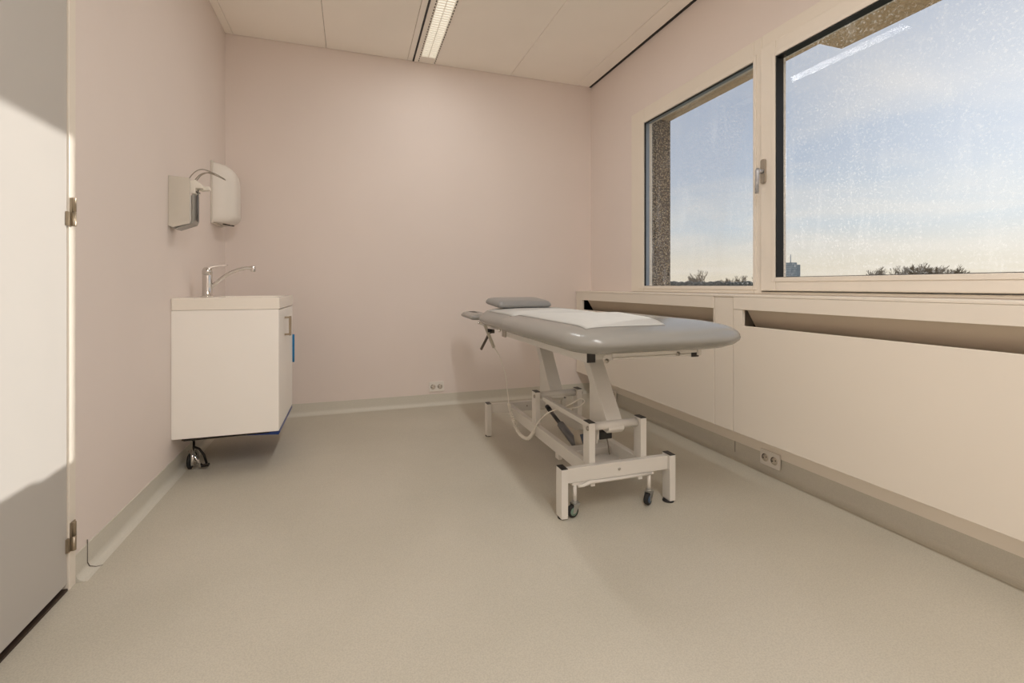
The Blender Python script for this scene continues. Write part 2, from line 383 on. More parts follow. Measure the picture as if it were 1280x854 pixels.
# sill board on top of the covers, and facade masonry outside
struct(obj('trim_2', MB().box(XP-.004, R-.001, FR, B-.001, .940, .9535), 'frame', bevel=.003), 'cream window ledge above the radiator covers', 'trim')
X0 = R+.081
fac = MB()
fac.box(X0, 2.53, 3.36, 6.0, -2, 4.2)                       # pier beside window_1
fac.box(X0, 2.53, 2.017, 3.36, -2, .93)
fac.box(X0, 2.53, -4.5, 2.017, -2, .93)
fac.box(X0, 2.53, -4.5, -.5, .93, 2.38)
struct(obj('wall_facade', fac, 'pebble'), 'brown pebble-dash pier outside the left window', 'wall')
lt = MB().box(X0, 2.53, 2.017, 3.3595, 2.382, 4.2).box(X0, 2.705, -4.5, 2.017, 2.382, 4.2)
struct(obj('trim_5', lt, 'lintel'), 'tan concrete lintel above the windows outside', 'trim')

# ------------------------------------------------------------------ radiator covers under the windows
def cover(y0, y1, s0, s1, label, far_gap):
    r = thing('radiator_cover', label, 'radiator cover', (XP+.05, (y0+y1)/2, .2), 'radiator covers under the windows')
    obj('front_panel', MB().box(XP, XP+.018, y0, y1, .208, .787), 'panel', r, bevel=.0015, seg=1)
    obj('top_rail', MB().box(XP-.003, XP+.018, y0, y1, .873, .9395), 'panel', r, bevel=.0015, seg=1)
    obj('end_stile', MB().box(XP, XP+.016, s1, y1, .7875, .8725), 'panel', r)
    if s0 > y0+.001: obj('end_stile', MB().box(XP, XP+.016, y0, s0, .7875, .8725), 'panel', r)
    obj('deflector', MB().prism([(XP+.022, .885), (XP+.026, .888), (XP+.125, .730), (XP+.121, .727)], 'y', s0+.01, s1-far_gap), 'slotin', r)
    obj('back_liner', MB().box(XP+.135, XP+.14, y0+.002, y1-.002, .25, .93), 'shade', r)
    obj('end_liner', MB().box(XP+.02, XP+.135, y1-.006, y1-.002, .25, .93), 'shade' if far_gap > .01 else 'slotin', r)  # end painted dark in one cover only, for the shade beside its deflector
cover(2.219, 3.985, 2.224, 3.864, 'cream radiator cover behind the treatment table, left of the narrow filler strip', .045)
cover(FR+.01, 2.072, FR+.06, 2.009, 'long cream radiator cover under the wide window, right of the narrow filler strip', .002)
struct(obj('trim_3', MB().box(XP+.001, XP+.02, 2.0765, 2.2145, .208, .9395), 'panel', bevel=.0015), 'narrow cream filler strip between the radiator covers', 'trim')
struct(obj('trim_4', MB().box(XP+.02, R-.013, FR+.001, B-.002, .2085, .2135), 'trimw'), 'cream underside board of the radiator covers', 'trim')

# ------------------------------------------------------------------ sockets
def socket(c, n, label, wide=True):
    """double earthed wall socket centred at c on a wall whose normal is n ('-y' or '-x')"""
    r = thing('power_socket', label, 'power socket', c, 'wall sockets low on the walls')
    W, Hh, D = .062, .0405, .010
    def fix(mb):      # built facing -y around the origin
        if n == '-x': mb.v = [(y, -x, z) for x, y, z in mb.v]
        return mb.shift(c)
    mb = MB().prism(rrect(-W, W, -Hh, Hh, .006), 'y', -D, 0)
    obj('socket_plate', fix(mb), 'plastic', r, bevel=.002)
    for sx in (-.029, .029):
        cup = MB().lathe([(0, -D-.0012), (.021, -D-.0012), (.021, -D-.0002), (0, -D-.0002)], (sx, 0, 0), 'y', 24)
        w = obj('socket_well', fix(cup), mat('socket_well_grey', (205, 196, 182), .5, noise=(10, .02)), r)
        pins = MB()
        for dx, dz in ((-.0095, -.004), (.0095, .004)): pins.lathe([(0, -D-.0022), (.0032, -D-.0022), (.0032, -D-.0013), (0, -D-.0013)], (sx+dx, 0, dz), 'y', 10)
        pins.tube([(sx+math.cos(a)*.018, -D-.0018, math.sin(a)*.018) for a in [PI*(.55+.09*k) for k in range(8)]], .0016, 6)
        obj('pin_hole', fix(pins), 'dark', w)
    return r
socket((.672, B-.0005, .156), '-y', 'white double socket on the back wall above the skirting')
socket((R-.0125, 1.962, .079), '-x', 'white double socket on the right skirting under the long radiator cover')
socket((R-.0125, 3.58, .079), '-x', 'double socket behind treatment table with a grey plug in it')

# ------------------------------------------------------------------ treatment table
TX = 1.147
T = thing('treatment_table', 'white framed electric treatment table with grey vinyl padding', 'treatment table', (TX, 2.45, 0))
# --- base frame
FY0, FY1 = 1.847, 3.09
feet = [(.843, FY0), (1.389, FY0), (.846, FY1-.058), (1.389, FY1-.058)]
for x, y in feet:
    f = obj('foot', MB().box(x, x+.031, y, y+.058, .006, .2165), 'metal', T, bevel=.002)
    obj('end_cap', MB().box(x+.001, x+.030, y+.001, y+.057, .2166, .2195), 'black', f)
    big = x > 1.2 and y < 2
    rp = .026 if big else .019
    obj('rubber_pad', MB().lathe([(0, 0), (rp, 0), (rp, .0058), (0, .0058)], (x+(.006 if big else .0155), y+(.022 if big else .03), 0), 'z', 20), 'rubber', f)
for y in (1.862, 3.045):
    cb = obj('crossbar', MB().box(.8745, 1.3885, y, y+.03, .150, .2125), 'metal', T, bevel=.002)
    obj('screw', MB().lathe([(0, -.003), (.006, -.003), (.006, 0), (0, 0)], (1.131, y, .183), 'y', 12), 'steel', cb)
XL, XR = .998, 1.264                           # inner rails / uprights
for x in (XL, XR):
    obj('side_rail', MB().box(x, x+.03, 1.8925, 3.0445, .1385, .2), 'metal', T, bevel=.002)
for y in (1.893, 2.545):
    for x in (XL, XR):
        u = obj('upright', MB().box(x-.0005, x+.0305, y, y+.058, .2005, .3875), 'metal', T, bevel=.002)
        obj('end_cap', MB().box(x+.0005, x+.0295, y+.001, y+.057, .3876, .3905), 'black', u)
        sx = x-.0005 if x == XL else x+.0305
        sg = -1 if x == XL else 1
        obj('pivot_bolt', MB().lathe([(0, 0), (.011, 0), (.011, sg*.003), (.007, sg*.0035), (.007, sg*.007), (0, sg*.007)], (sx, y+.012, .364), 'x', 16), 'steel', u)
    obj('pivot_tube', MB().tube([(XL+.031, y+.034, .364), (XR-.001, y+.034, .364)], .0195, 20), 'metal', T)
# --- lifting arms (front edge leans away by 35 degrees, wide gusset at the foot)
for y in (1.905, 2.56):
    prof = [(y, .343), (y+.02, .326), (y+.188, .343), (y+.188, .525), (y+.305, .694), (y+.243, .694), (y, .352)]
    obj('lifting_arm', MB().prism(prof, 'x', 1.104, 1.186), 'metal', T, bevel=.003)
obj('link_bar', MB().box(1.034, 1.062, 1.968, 2.535, .342, .366), 'metal', T, bevel=.002)
# --- cross member, actuator and motor
obj('cross_member', MB().box(XL+.0305, XR-.0005, 2.16, 2.24, .118, .172), 'metal', T, bevel=.002)
obj('floor_plate', MB().box(XL+.0305, XR-.0005, 1.93, 2.155, .139, .142), 'metal', T)
act = obj('actuator', MB().tube([(1.135, 2.30, .150), (1.135, 2.50, .205)], .021, 16), 'actuator', T)
obj('actuator_rod', MB().tube([(1.135, 2.50, .205), (1.135, 2.66, .249)], .011, 12), mat('rod_dark', (84, 82, 82), .35, .6, noise=(20, .05)), act)
obj('rod_end', MB().tube([(1.135, 2.655, .248), (1.135, 2.70, .260)], .014, 12), 'black', act)
mo = obj('motor', MB().tube([(1.150, 2.262, .138), (1.150, 2.29, .192), (1.150, 2.305, .225)], [.030, .030, .026], 16), mat('motor_beige', (186, 176, 158), .45, noise=(10, .03)), act)
obj('motor_cap', MB().tube([(1.16, 2.275, .215), (1.165, 2.262, .175), (1.165, 2.255, .150)], [.020, .024, .022], 14), mat('motor_blue', (66, 78, 96), .4, noise=(10, .05)), mo)
obj('control_box', MB().box(1.080, 1.150, 1.955, 2.06, .288, .326), 'black', T, bevel=.004)
obj('box_bracket', MB().bar((1.062, 1.95, .275), (1.078, 1.965, .325), .004, .02).box(1.076, 1.0795, 1.952, 2.0, .29, .345), 'metal', T)
# --- castors with lever under the near crossbar
def rotz(mb, cx, cy, deg):
    c_, s_ = math.cos(math.radians(deg)), math.sin(math.radians(deg))
    mb.v = [(cx+(x-cx)*c_-(y-cy)*s_, cy+(x-cx)*s_+(y-cy)*c_, z) for x, y, z in mb.v]; return mb
for x, hub, dg in ((.915, 'wheel', -80), (1.290, 'wheelb', -60)):
    yw = 1.868+.0
    c = obj('castor', rotz(MB().lathe([(0, -.011), (.018, -.011), (.024, -.010), (.0265, -.006), (.0265, .006), (.024, .010), (.018, .011), (0, .011)], (x, yw-.012, .0285), 'x', 28), x, yw, dg), 'rubber', T)
    obj('hub', rotz(MB().lathe([(0, -.0125), (.012, -.0125), (.0175, -.0115), (.0175, .0115), (.012, .0125), (0, .0125)], (x, yw-.012, .0285), 'x', 20), x, yw, dg), hub, c)
    fk = [(yw-.019, .022), (yw-.005, .022), (yw+.017, .058), (yw-.014, .058)]
    obj('fork', rotz(MB().prism(fk, 'x', x-.0165, x-.0135).prism(fk, 'x', x+.0135, x+.0165)
        .box(x-.0165, x+.0165, yw-.016, yw+.018, .058, .0625).lathe([(0, .0626), (.015, .0626), (.015, .0705), (0, .0705)], (x, yw, 0), 'z', 18), x, yw, dg), 'zinc', c, bevel=.001, seg=1)
    obj('stem', MB().tube([(x, yw, .0705), (x, yw, .1385)], .0085, 14), 'metal', c)
lv = MB().tube([(.922, 1.850, .138), (.945, 1.848, .139), (.985, 1.85, .149), (1.03, 1.855, .1445), (1.15, 1.857, .1435), (1.295, 1.860, .1435)], [.006, .007, .0085, .0065, .0065, .0065], 12)
lv.box(.90, 1.31, 1.860, 1.885, .1388, .1492).box(.985, 1.005, 1.853, 1.862, .127, .139).box(1.225, 1.245, 1.853, 1.862, .127, .139)
obj('castor_lever', lv, 'metal', T)
obj('frame_lug', MB().box(1.002, 1.024, 2.235, 2.275, .108, .1383), 'metal', T, bevel=.002)
# --- upper frame
UX0, UX1, UY0, UY1 = .879, 1.378, 1.690, 2.80
for x in (UX0, UX1):
    ur = obj('upper_rail', MB().box(x, x+.038, UY0, UY1, .695, .7335), 'metal', T, bevel=.002)
    obj('end_cap', MB().box(x+.0005, x+.0375, UY0-.004, UY0-.0002, .6955, .733), 'black', ur, bevel=.001)
for y in (1.755, 2.15, 2.745):
    obj('upper_crossbar', MB().box(UX0+.0385, UX1-.0005, y, y+.04, .6955, .733), 'metal', T, bevel=.002)
hb = MB().box(.985, 1.395, 1.672, 1.700, .7165, .7345).box(.990, 1.365, 1.676, 1.688, .703, .712)
obj('leg_hinge_bar', hb, 'metal', T, bevel=.002)
obj('hinge_bracket', MB().prism([(.955, .722), (1.01, .730), (1.01, .703), (.985, .703), (.972, .692), (.955, .692), (.962, .703), (.950, .712)], 'y', 1.684, 1.690), 'metal', T)
for p_ in ((.966, 1.684, .7), (1.298, 1.672, .715)):
    obj('hinge_bolt', MB().lathe([(0, -.006), (.007, -.006), (.009, -.002), (.009, 0), (0, 0)], p_, 'y', 14), 'steel', T)
obj('slide_tab', MB().box(1.396, 1.412, 1.668, 1.676, .705, .7345), 'metal', T)
obj('frame_bracket', MB().box(.872, .8785, 2.72, 2.79, .690, .735), 'steel', T)
obj('chrome_cup', MB().lathe([(0, .66), (.022, .662), (.028, .675), (.028, .694), (0, .694)], (1.20, 2.52, 0), 'z', 20), 'chrome', T)
# --- padding
def pad(x0, x1, y0, y1, prof, rs, tilt=0, ypiv=0, crown=None, taper=None):
    """rounded slab: prof = (inset, z) from the underside to the top"""
    ls = []
    for ins, z in prof:
        lo = []
        for (x, y) in rrect(x0+ins, x1-ins, y0+ins, y1-ins, [max(r-ins*.6, .012) for r in rs], 9):
            zz = z + (y-ypiv)*tilt
            if taper: zz -= taper(x, y, z)
            lo.append((x, y, zz))
        ls.append(lo)
    return MB().loops(ls)
P0 = [(.17, .7345), (.10, .739), (.052, .749), (.020, .763), (.004, .779), (0, .791), (.003, .804), (.011, .817), (.025, .828), (.045, .837), (.075, .844), (.12, .851), (.18, .857), (.26, .861), (.33, .862)]
def near_drop(x, y, z):
    t = max(0, (1.76-y)/.26); k = max(0, (z-.772)/.086)
    return .016*t*t*k
PB0 = pad(.745, 1.566, 1.505, 2.452, P0, [.14, .17, .05, .05], taper=near_drop)
obj('leg_cushion', PB0, 'vinyl', T)
P1 = [(.13, .7345), (.08, .740), (.042, .748), (.016, .760), (.003, .774), (0, .785), (.003, .794), (.011, .806), (.024, .818), (.042, .831), (.07, .840), (.11, .847), (.16, .851), (.22, .853), (.27, .854)]
def head_rise(x, y, z):
    t = max(0, (y-2.85)/.3); k = max(0, (z-.74)/.114)
    return -.022*t*t*k
PB1 = pad(.775, 1.465, 2.458, 3.15, P1, [.05, .08, .2, .2], taper=head_rise)
obj('back_cushion', PB1, 'vinyl', T)
P2 = [(.04, .764), (.012, .768), (0, .778), (.002, .789), (.014, .799), (.035, .804), (.07, .806)]
for x in (.768, 1.30):
    obj('arm_cushion', pad(x, x+.165, 3.155, 3.545, P2, [.03, .03, .08, .08], tilt=.015, ypiv=3.2), 'vinyl', T)
for p_ in ((.778, 2.52, .752), (.80, 3.06, .755)):
    obj('cushion_stud', MB().lathe([(0, -.012), (.007, -.010), (.009, 0), (0, 0)], p_, 'x', 12), 'chrome', T)
for x in (.90, 1.315):
    obj('head_support', MB().box(x, x+.03, 2.802, 3.44, .712, .7335).box(x, x+.03, 3.22, 3.42, .7335, .7635), 'metal', T, bevel=.002)

# paper sheet lying on the cushions (draped onto them)
from mathutils.bvhtree import BVHTree
bv0, bv1 = [BVHTree.FromPolygons([Vector(v) for v in pb.v], pb.f) for pb in (PB0, PB1)]
def top_z(x, y):
    z = -1
    for b in (bv0, bv1):
        h = b.ray_cast(Vector((x, y, 1.2)), Vector((0, 0, -1)))
        if h[0] is not None: z = max(z, h[0].z)
    return z
def sheet():
    mb = MB(); us = [i/20 for i in range(21)]
    def xat(u, y): return .832 + u*(1.185 + .195*min(1, max(0, (y-1.605)/.845)) - .832)
    ny = 90; ys = [1.605+(2.97-1.605)*j/ny for j in range(ny+1)]
    hs = [[top_z(xat(u, y), y) for u in us] for y in ys]
    for j, y in enumerate(ys):                       # bridge the seam between the cushions
        if 2.40 < y < 2.51:
            a_ = max(k for k in range(ny+1) if ys[k] <= 2.40); b_ = min(k for k in range(ny+1) if ys[k] >= 2.51)
            t = (y-ys[a_])/(ys[b_]-ys[a_])
            hs[j] = [max(h, p*(1-t)+q*t-.004*math.sin(PI*t)) for h, p, q in zip(hs[j], hs[a_], hs[b_])]
    vs_ = [(xat(u, y), y, hs[j][i]+.0012) for j, y in enumerate(ys) for i, u in enumerate(us)]
    n = len(us)
    fs = [(j*n+i, j*n+i+1, (j+1)*n+i+1, (j+1)*n+i) for j in range(ny) for i in range(n-1)]
    mb.add(vs_, fs, True)
    return mb
sh = obj('paper_sheet', sheet(), 'paper')
so = sh.modifiers.new('thick', 'SOLIDIFY'); so.thickness = .0008; so.offset = 1
tag(sh, 'white paper sheet laid along the treatment table', 'paper sheet')

# pillow
def pillow():
    P = [(.03, .0), (.010, .003), (.001, .011), (0, .019), (.003, .028), (.012, .040), (.03, .047), (.07, .050), (.11, .051)]
    ls = []
    for ins, z in P:
        ls.append([(x, y, z) for x, y in rrect(-.193+ins, .193-ins, -.13+ins, .13-ins, max(.03-ins*.25, .01), 6)])
    return MB().loops(ls)
ph = pillow(); a = math.radians(5)
ca, sa = math.cos(a), math.sin(a); rz = math.radians(5)
pv = []
for x, y, z in ph.v:
    y, z = y*ca - z*sa, y*sa + z*ca
    x, y = x*math.cos(rz) - y*math.sin(rz), x*math.sin(rz) + y*math.cos(rz)
    pv.append((x+1.060, y+3.025, z+.866))
ph.v = pv
tag(obj('pillow', ph, 'pillow'), 'flat grey vinyl pillow at the head end of table', 'pillow')

# hand control hanging by the head end, with its coiled lead
HC = thing('hand_control', 'hand control with coiled lead hanging from treatment table', 'hand control', (.90, 3.02, .60))
obj('control_body', MB().bar((.835, 3.05, .742), (.890, 3.02, .590), .018, .02, (0, 1, 0)), mat('control_grey', (196, 190, 176), .45, noise=(10, .02)), HC, bevel=.004)
obj('holder', MB().bar((.822, 3.10, .572), (.872, 3.06, .690), .018, .014, (0, 1, 0)).box(.852, .899, 3.035, 3.075, .685, .710), mat('holder_dark', (92, 84, 76), .5, .3, noise=(10, .05)), HC, bevel=.002)
obj('clamp_knob', MB().lathe([(0, -.014), (.012, -.012), (.012, .012), (0, .014)], (.862, 3.03, .705), 'x', 14), 'black', HC)
def spline(pts, n=8):
    pts = [Vector(p) for p in pts]; out = []
    for i in range(len(pts)-1):
        p0, p1, p2, p3 = pts[max(i-1, 0)], pts[i], pts[i+1], pts[min(i+2, len(pts)-1)]
        for k in range(n):
            t = k/n
            out.append(.5*((2*p1)+(-p0+p2)*t+(2*p0-5*p1+4*p2-p3)*t*t+(-p0+3*p1-3*p2+p3)*t**3))
    return out + [pts[-1]]
obj('lead', MB().tube(spline([(.890, 3.02, .592), (.915, 2.985, .54), (.945, 2.95, .43), (.952, 2.93, .33), (.958, 2.92, .265), (.955, 2.91, .245)]), .0035, 8), 'cable', HC)
co = spline([(.955, 2.91, .245), (.962, 2.87, .18), (.965, 2.78, .115), (.968, 2.68, .097), (.972, 2.60, .112), (.975, 2.545, .148), (.978, 2.522, .175)], 26)
cl = []
for i, p in enumerate(co):
    t = (co[min(i+1, len(co)-1)]-co[max(i-1, 0)]).normalized(); u = Vector((1, 0, 0)); w = t.cross(u).normalized(); a = i*1.9
    cl.append(p + u*math.cos(a)*.008 + w*math.sin(a)*.008)
obj('coiled_lead', MB().tube(spline([tuple(p) for p in cl], 3), .0042, 6), 'cable', HC)
lo = spline([(.978, 2.522, .175), (.990, 2.49, .23), (1.02, 2.42, .30), (1.075, 2.36, .335), (1.13, 2.35, .330), (1.10, 2.37, .312), (1.075, 2.36, .330), (1.12, 2.33, .365), (1.18, 2.34, .385), (1.21, 2.35, .365), (1.17, 2.36, .335), (1.09, 2.37, .332), (1.05, 2.40, .345)], 8)
obj('lead_loop', MB().tube(lo, .0032, 8), 'cable', HC)

# mains lead of the table: from the control box over the floor to the wall plug
PC = thing('mains_lead', 'thin grey mains lead with plug between table and wall socket', 'cable', (1.6, 2.8, 0))
obj('plug', MB().lathe([(0, 0), (.018, 0), (.018, -.022), (.012, -.030), (.006, -.045), (0, -.045)], (R-.0255, 3.61, .079), 'x', 18), 'cableg', PC)
obj('lead', MB().tube(spline([(R-.071, 3.61, .079), (R-.10, 3.56, .085), (R-.12, 3.42, .07), (R-.11, 3.36, .03), (R-.16, 3.40, .006), (1.85, 3.2, .005), (1.6, 2.75, .005), (1.45, 2.40, .005), (1.33, 2.22, .03), (1.252, 2.15, .13), (1.20, 2.08, .22), (1.150, 2.02, .305)]), .0035, 8), 'cableg', PC)

# ------------------------------------------------------------------ sink cabinet on the left wall
CX, CY0, CY1, CZ0, CZ1 = -.381, 2.886, 3.515, .204, .936
S = thing('sink_cabinet', 'white washbasin cabinet hung on left wall with castor below', 'sink cabinet', (-.63, 3.2, CZ0))
obj('carcass', MB().box(L+.001, CX-.0004, CY0, CY0+.018, CZ0, .872).box(L+.001, CX-.02, CY1-.018, CY1, CZ0, .872).box(L+.001, CX-.02, CY0+.018, CY1-.018, CZ0, CZ0+.018).box(L+.001, L+.014, CY0+.018, CY1-.018, CZ0+.018, .872), 'cab', S, bevel=.001, seg=1)
d = obj('door', MB().box(CX-.0185, CX, CY0+.0185, CY1-.0005, CZ0, .868), 'cab', S, bevel=.0012, seg=1)
hx = CX+.03
obj('handle', MB().box(CX+.0002, hx, 3.118, 3.138, .807, .817).box(CX+.0002, hx, 3.118, 3.138, .706, .716).box(hx-.006, hx+.006, 3.114, 3.142, .704, .819), 'hinge', d, bevel=.0015)
# basin: slab with a sunken bowl
bs_ = MB(); o_ = rrect(L+.001, CX+.003, CY0-.002, CY1+.002, .004, 3)
n_ = len(o_)
cx_, cy_ = (L+CX)/2+.05, (CY0+CY1)/2
inn = [rrect(L+.13, CX-.03, CY0+.05, CY1-.05, r_, 3) for r_ in (.05,)]
def scl(lp, k): return [(cx_+(x-cx_)*k, cy_+(y-cy_)*k) for x, y in lp]
ls = [[(x, y, .8735) for x, y in o_], [(x, y, CZ1-.002) for x, y in o_], [(x, y, CZ1) for x, y in [(cx_+(x-cx_)*.995, cy_+(y-cy_)*.995) for x, y in o_]],
      [(x, y, CZ1) for x, y in inn[0]], [(x, y, CZ1-.012) for x, y in scl(inn[0], .975)], [(x, y, CZ1-.046) for x, y in scl(inn[0], .86)], [(x, y, CZ1-.055) for x, y in scl(inn[0], .5)]]
bs_.loops(ls, smooth=False)
obj('basin', bs_, 'ceramic', S)
obj('drain', MB().lathe([(0, CZ1-.0545), (.028, CZ1-.0545), (.028, CZ1-.052), (0, CZ1-.052)], (cx_, cy_, 0), 'z', 20), 'chrome', S)
obj('base_rod', MB().tube([(L+.045, CY0+.012, CZ0-.005), (L+.055, CY0+.012, CZ0-.009), (CX-.05, CY0+.02, CZ0-.006)], .006, 10), 'dark', S)
obj('base_rod', MB().tube([(L+.045, CY1-.02, CZ0-.006), (CX-.05, CY1-.02, CZ0-.006)], .006, 10), 'dark', S)
fl = MB().prism([(-.70, CZ0-.0005), (CX-.001, CZ0-.0005), (CX+.004, CZ0-.012), (CX-.004, CZ0-.026), (CX-.05, CZ0-.022), (-.60, CZ0-.012)], 'y', CY0+.020, CY1-.03)
obj('protective_film', fl, 'film', S)
# castor under the near left corner
cxx, cyy = -.822, 3.03
c = obj('castor', MB().lathe([(0, -.026), (.036, -.026), (.042, -.022), (.042, -.009), (.036, -.006), (0, -.006)], (cxx, cyy, .0425), 'x', 28), 'rubber', S)
obj('castor_hood', MB().tube([(cxx+.006, cyy-.045, .030), (cxx+.004, cyy-.042, .070), (cxx, cyy-.02, .100), (cxx, cyy+.01, .106), (cxx+.004, cyy+.042, .07), (cxx+.006, cyy+.045, .035)], .009, 10).tube([(cxx-.004, cyy, .0425), (cxx+.012, cyy, .0425)], .026, 18).tube([(cxx-.02, cyy-.01, .104), (cxx+.045, cyy-.03, .020)], .008, 8), 'chrome', c)
obj('castor_stem', MB().tube([(cxx, cyy, .108), (cxx, cyy, .150), (cxx+.01, cyy-.05, .170), (cxx+.01, cyy-.09, .192)], .006, 10).box(cxx-.02, cxx+.03, cyy-.125, cyy-.09, .192, .1985), 'dark', c)
obj('brake_pedal', MB().tube([(cxx, cyy-.01, .122), (cxx+.03, cyy-.02, .110), (cxx+.055, cyy-.025, .075), (cxx+.068, cyy-.028, .030)], .0065, 8).bar((cxx+.045, cyy-.03, .018), (cxx+.080, cyy-.03, .022), .03, .008, (0, 1, 0)), 'dark', c)

# tap
TP = thing('basin_tap', 'chrome single-lever tap on the basin edge', 'tap', (-.800, 3.2, CZ1))
tx, ty = -.800, 3.2
obj('tap_body', MB().lathe([(0, CZ1+.0002), (.030, CZ1+.0002), (.030, CZ1+.006), (.0265, CZ1+.010), (.0255, CZ1+.06), (.0260, CZ1+.126), (.0255, CZ1+.128), (0, CZ1+.128)], (tx, ty, 0), 'z', 28), 'chrome', TP)
hp = obj('lever_cap', MB().lathe([(0, CZ1+.1285), (.0265, CZ1+.1295), (.0268, CZ1+.150), (.024, CZ1+.163), (.016, CZ1+.172), (0, CZ1+.175)], (tx, ty, 0), 'z', 28), 'chrome', TP)
obj('lever', MB().loops([[(x_, ty+w*s_, z_+dz) for s_, dz in ((-1, -t_), (1, -t_), (1, t_), (-1, t_))] for x_, z_, w, t_ in ((tx+.0, CZ1+.163, .018, .008), (tx+.03, CZ1+.176, .015, .006), (tx+.07, CZ1+.184, .011, .004), (tx+.105, CZ1+.186, .008, .003))], smooth=False), 'chrome', hp, bevel=.002)
obj('spout', MB().tube(spline([(tx+.018, ty, CZ1+.058), (tx+.045, ty, CZ1+.082), (tx+.09, ty, CZ1+.122), (tx+.14, ty, CZ1+.152), (tx+.19, ty, CZ1+.168), (tx+.222, ty, CZ1+.171), (tx+.232, ty, CZ1+.170)]), .0105, 16), 'chrome', TP)
obj('aerator', MB().lathe([(0, CZ1+.148), (.012, CZ1+.148), (.0135, CZ1+.152), (.0135, CZ1+.178), (.011, CZ1+.182), (0, CZ1+.183)], (tx+.238, ty, 0), 'z', 20), 'chrome', TP)

# blue cloth over the far end of the cabinet
cb = MB(); ls = []
for z in (.485, .53, .59, .63, .665, .672):
    w = .02*math.sin(z*40)
    ls.append([(x_, CY1+.003+e, z) for x_, e in ((-.52+w, 0), (-.44, .0), (CX+.006, .0), (CX+.012, .006), (CX+.008, .014+.004*math.sin(z*60)), (-.44, .012+.004*math.sin(z*50)), (-.52+w, .010))])
cb.loops(ls)
tag(obj('cloth', cb, 'blue'), 'blue cloth hanging at the far end of the sink cabinet', 'cloth')

# ------------------------------------------------------------------ soap dispenser (steel housing, elbow lever)
D = thing('soap_dispenser', 'steel elbow-lever soap dispenser on the left wall', 'soap dispenser', (L, 2.895, 1.30))
y0, y1, z0, z1 = 2.845, 2.945, 1.302, 1.562
side = [(L+.0005, z0+.005), (L+.020, z0-.004), (L+.096, z0+.020), (L+.096, z1-.012), (L+.090, z1-.006), (L+.0005, z1)]
obj('near_side_plate', MB().prism(side, 'y', y0, y0+.0025), 'dispside', D, bevel=.0008, seg=1)
obj('far_side_plate', MB().prism([(L+.0005, z0+.005), (L+.02, z0-.004), (L+.096, z0+.02), (L+.096, z1-.10), (L+.0005, z1-.03)], 'y', y1-.0025, y1), 'dispside', D, bevel=.0008, seg=1)
obj('back_plate', MB().box(L+.0005, L+.003, y0+.0027, y1-.0027, z0+.01, z1), 'dispbody', D)
obj('front_plate', MB().prism([(L+.004, z0+.004), (L+.030, z0-.012), (L+.104, z0+.018), (L+.112, z0+.04), (L+.112, z1-.088), (L+.104, z1-.088), (L+.104, z0+.04), (L+.098, z0+.022), (L+.030, z0-.006)], 'y', y0+.0028, y1-.0028), 'dispbody', D, bevel=.001, seg=1)
obj('bottle', MB().box(L+.012, L+.100, y0+.008, y1-.008, z0+.024, z1-.09), 'plastic', D, bevel=.006)
obj('pull_rod', MB().tube([(L+.117, 2.895, z0+.035), (L+.117, 2.895, z1-.052)], .0045, 10), 'actuator', D)
pumpm = mat('pump_white', (232, 228, 218), .35, noise=(8, .01))
pu = obj('pump_head', MB().prism([(L+.092, z1-.02), (L+.115, z1-.012), (L+.150, z1-.040), (L+.150, z1-.055), (L+.118, z1-.056), (L+.118, z1-.086), (L+.092, z1-.082)], 'y', y0+.006, y1-.012).bar((L+.13, 2.895, z1-.055), (L+.175, 2.895, z1-.048), .03, .020, (0, 1, 0)), pumpm, D, bevel=.003)
obj('spring_slot', MB().box(L+.119, L+.1205, y0+.010, y0+.036, z1-.078, z1-.070), 'dark', pu)
obj('screw', MB().lathe([(0, 0), (.004, 0), (.004, .002), (0, .002)], (L+.1185, y1-.022, z1-.07), 'x', 10), 'dark', pu)
wz = z1+.004
wire = spline([(L+.085, y0+.012, z1-.014), (L+.115, y0+.012, z1+.028), (L+.15, y0+.012, z1+.043), (L+.20, y0+.014, z1+.028), (L+.235, y0+.020, z1+.010), (L+.242, 2.895, z1+.006), (L+.235, y1-.020, z1+.010), (L+.20, y1-.014, z1+.028), (L+.15, y1-.012, z1+.043), (L+.115, y1-.012, z1+.028), (L+.085, y1-.012, z1-.014)])
le = MB().tube(wire, .0024, 8).tube(spline([(L+.11, 2.895, z1-.014), (L+.135, 2.895, z1+.022), (L+.17, 2.895, z1+.038), (L+.19, 2.895, z1+.033)]), .003, 8).tube([(L+.19, y0+.0135, z1+.032), (L+.19, y1-.0135, z1+.032)], .0026, 8)
obj('elbow_lever', le, 'steel', D)

# ------------------------------------------------------------------ paper towel dispenser by the corner
W = thing('towel_dispenser', 'white rounded plastic towel dispenser near the corner', 'towel dispenser', (L, 3.74, 1.41))
ya, yb, za, zb = 3.609, 3.872, 1.418, 1.826
def outline(depth, grow, rt):
    return None
ls = []
# stacked plan outlines: wall side flat, front bowed, depth varies with height
for z, dep, ins in ((za+.012, .070, .014), (za+.004, .085, .010), (za+.010, .105, .004), (za+.03, .132, 0), (za+.06, .141, 0), (za+.18, .141, 0), (za+.30, .138, 0), (za+.345, .128, .001), (za+.375, .108, .004), (za+.395, .080, .010), (za+.405, .045, .018), (zb, .02, .024)):
    a0, b0 = ya+ins, yb-ins; lo = [(L+.0005, a0)]
    for k in range(13):
        t = k/12; y = a0+(b0-a0)*t
        e = 1-abs(2*t-1)**5
        lo.append((L+.012+(dep-.012)*max(e, 0)**.5 if 0 < k < 12 else L+.012, y))
    lo.append((L+.0005, b0))
    ls.append([(x, y, z) for x, y in lo])
obj('shell', MB().loops(ls), 'plastic', W)
obj('back_plate', MB().box(L+.0004, L+.014, ya-.003, yb+.003, za-.002, zb+.004), mat('dispenser_back', (214, 209, 200), .5, noise=(5, .01)), W, bevel=.003)
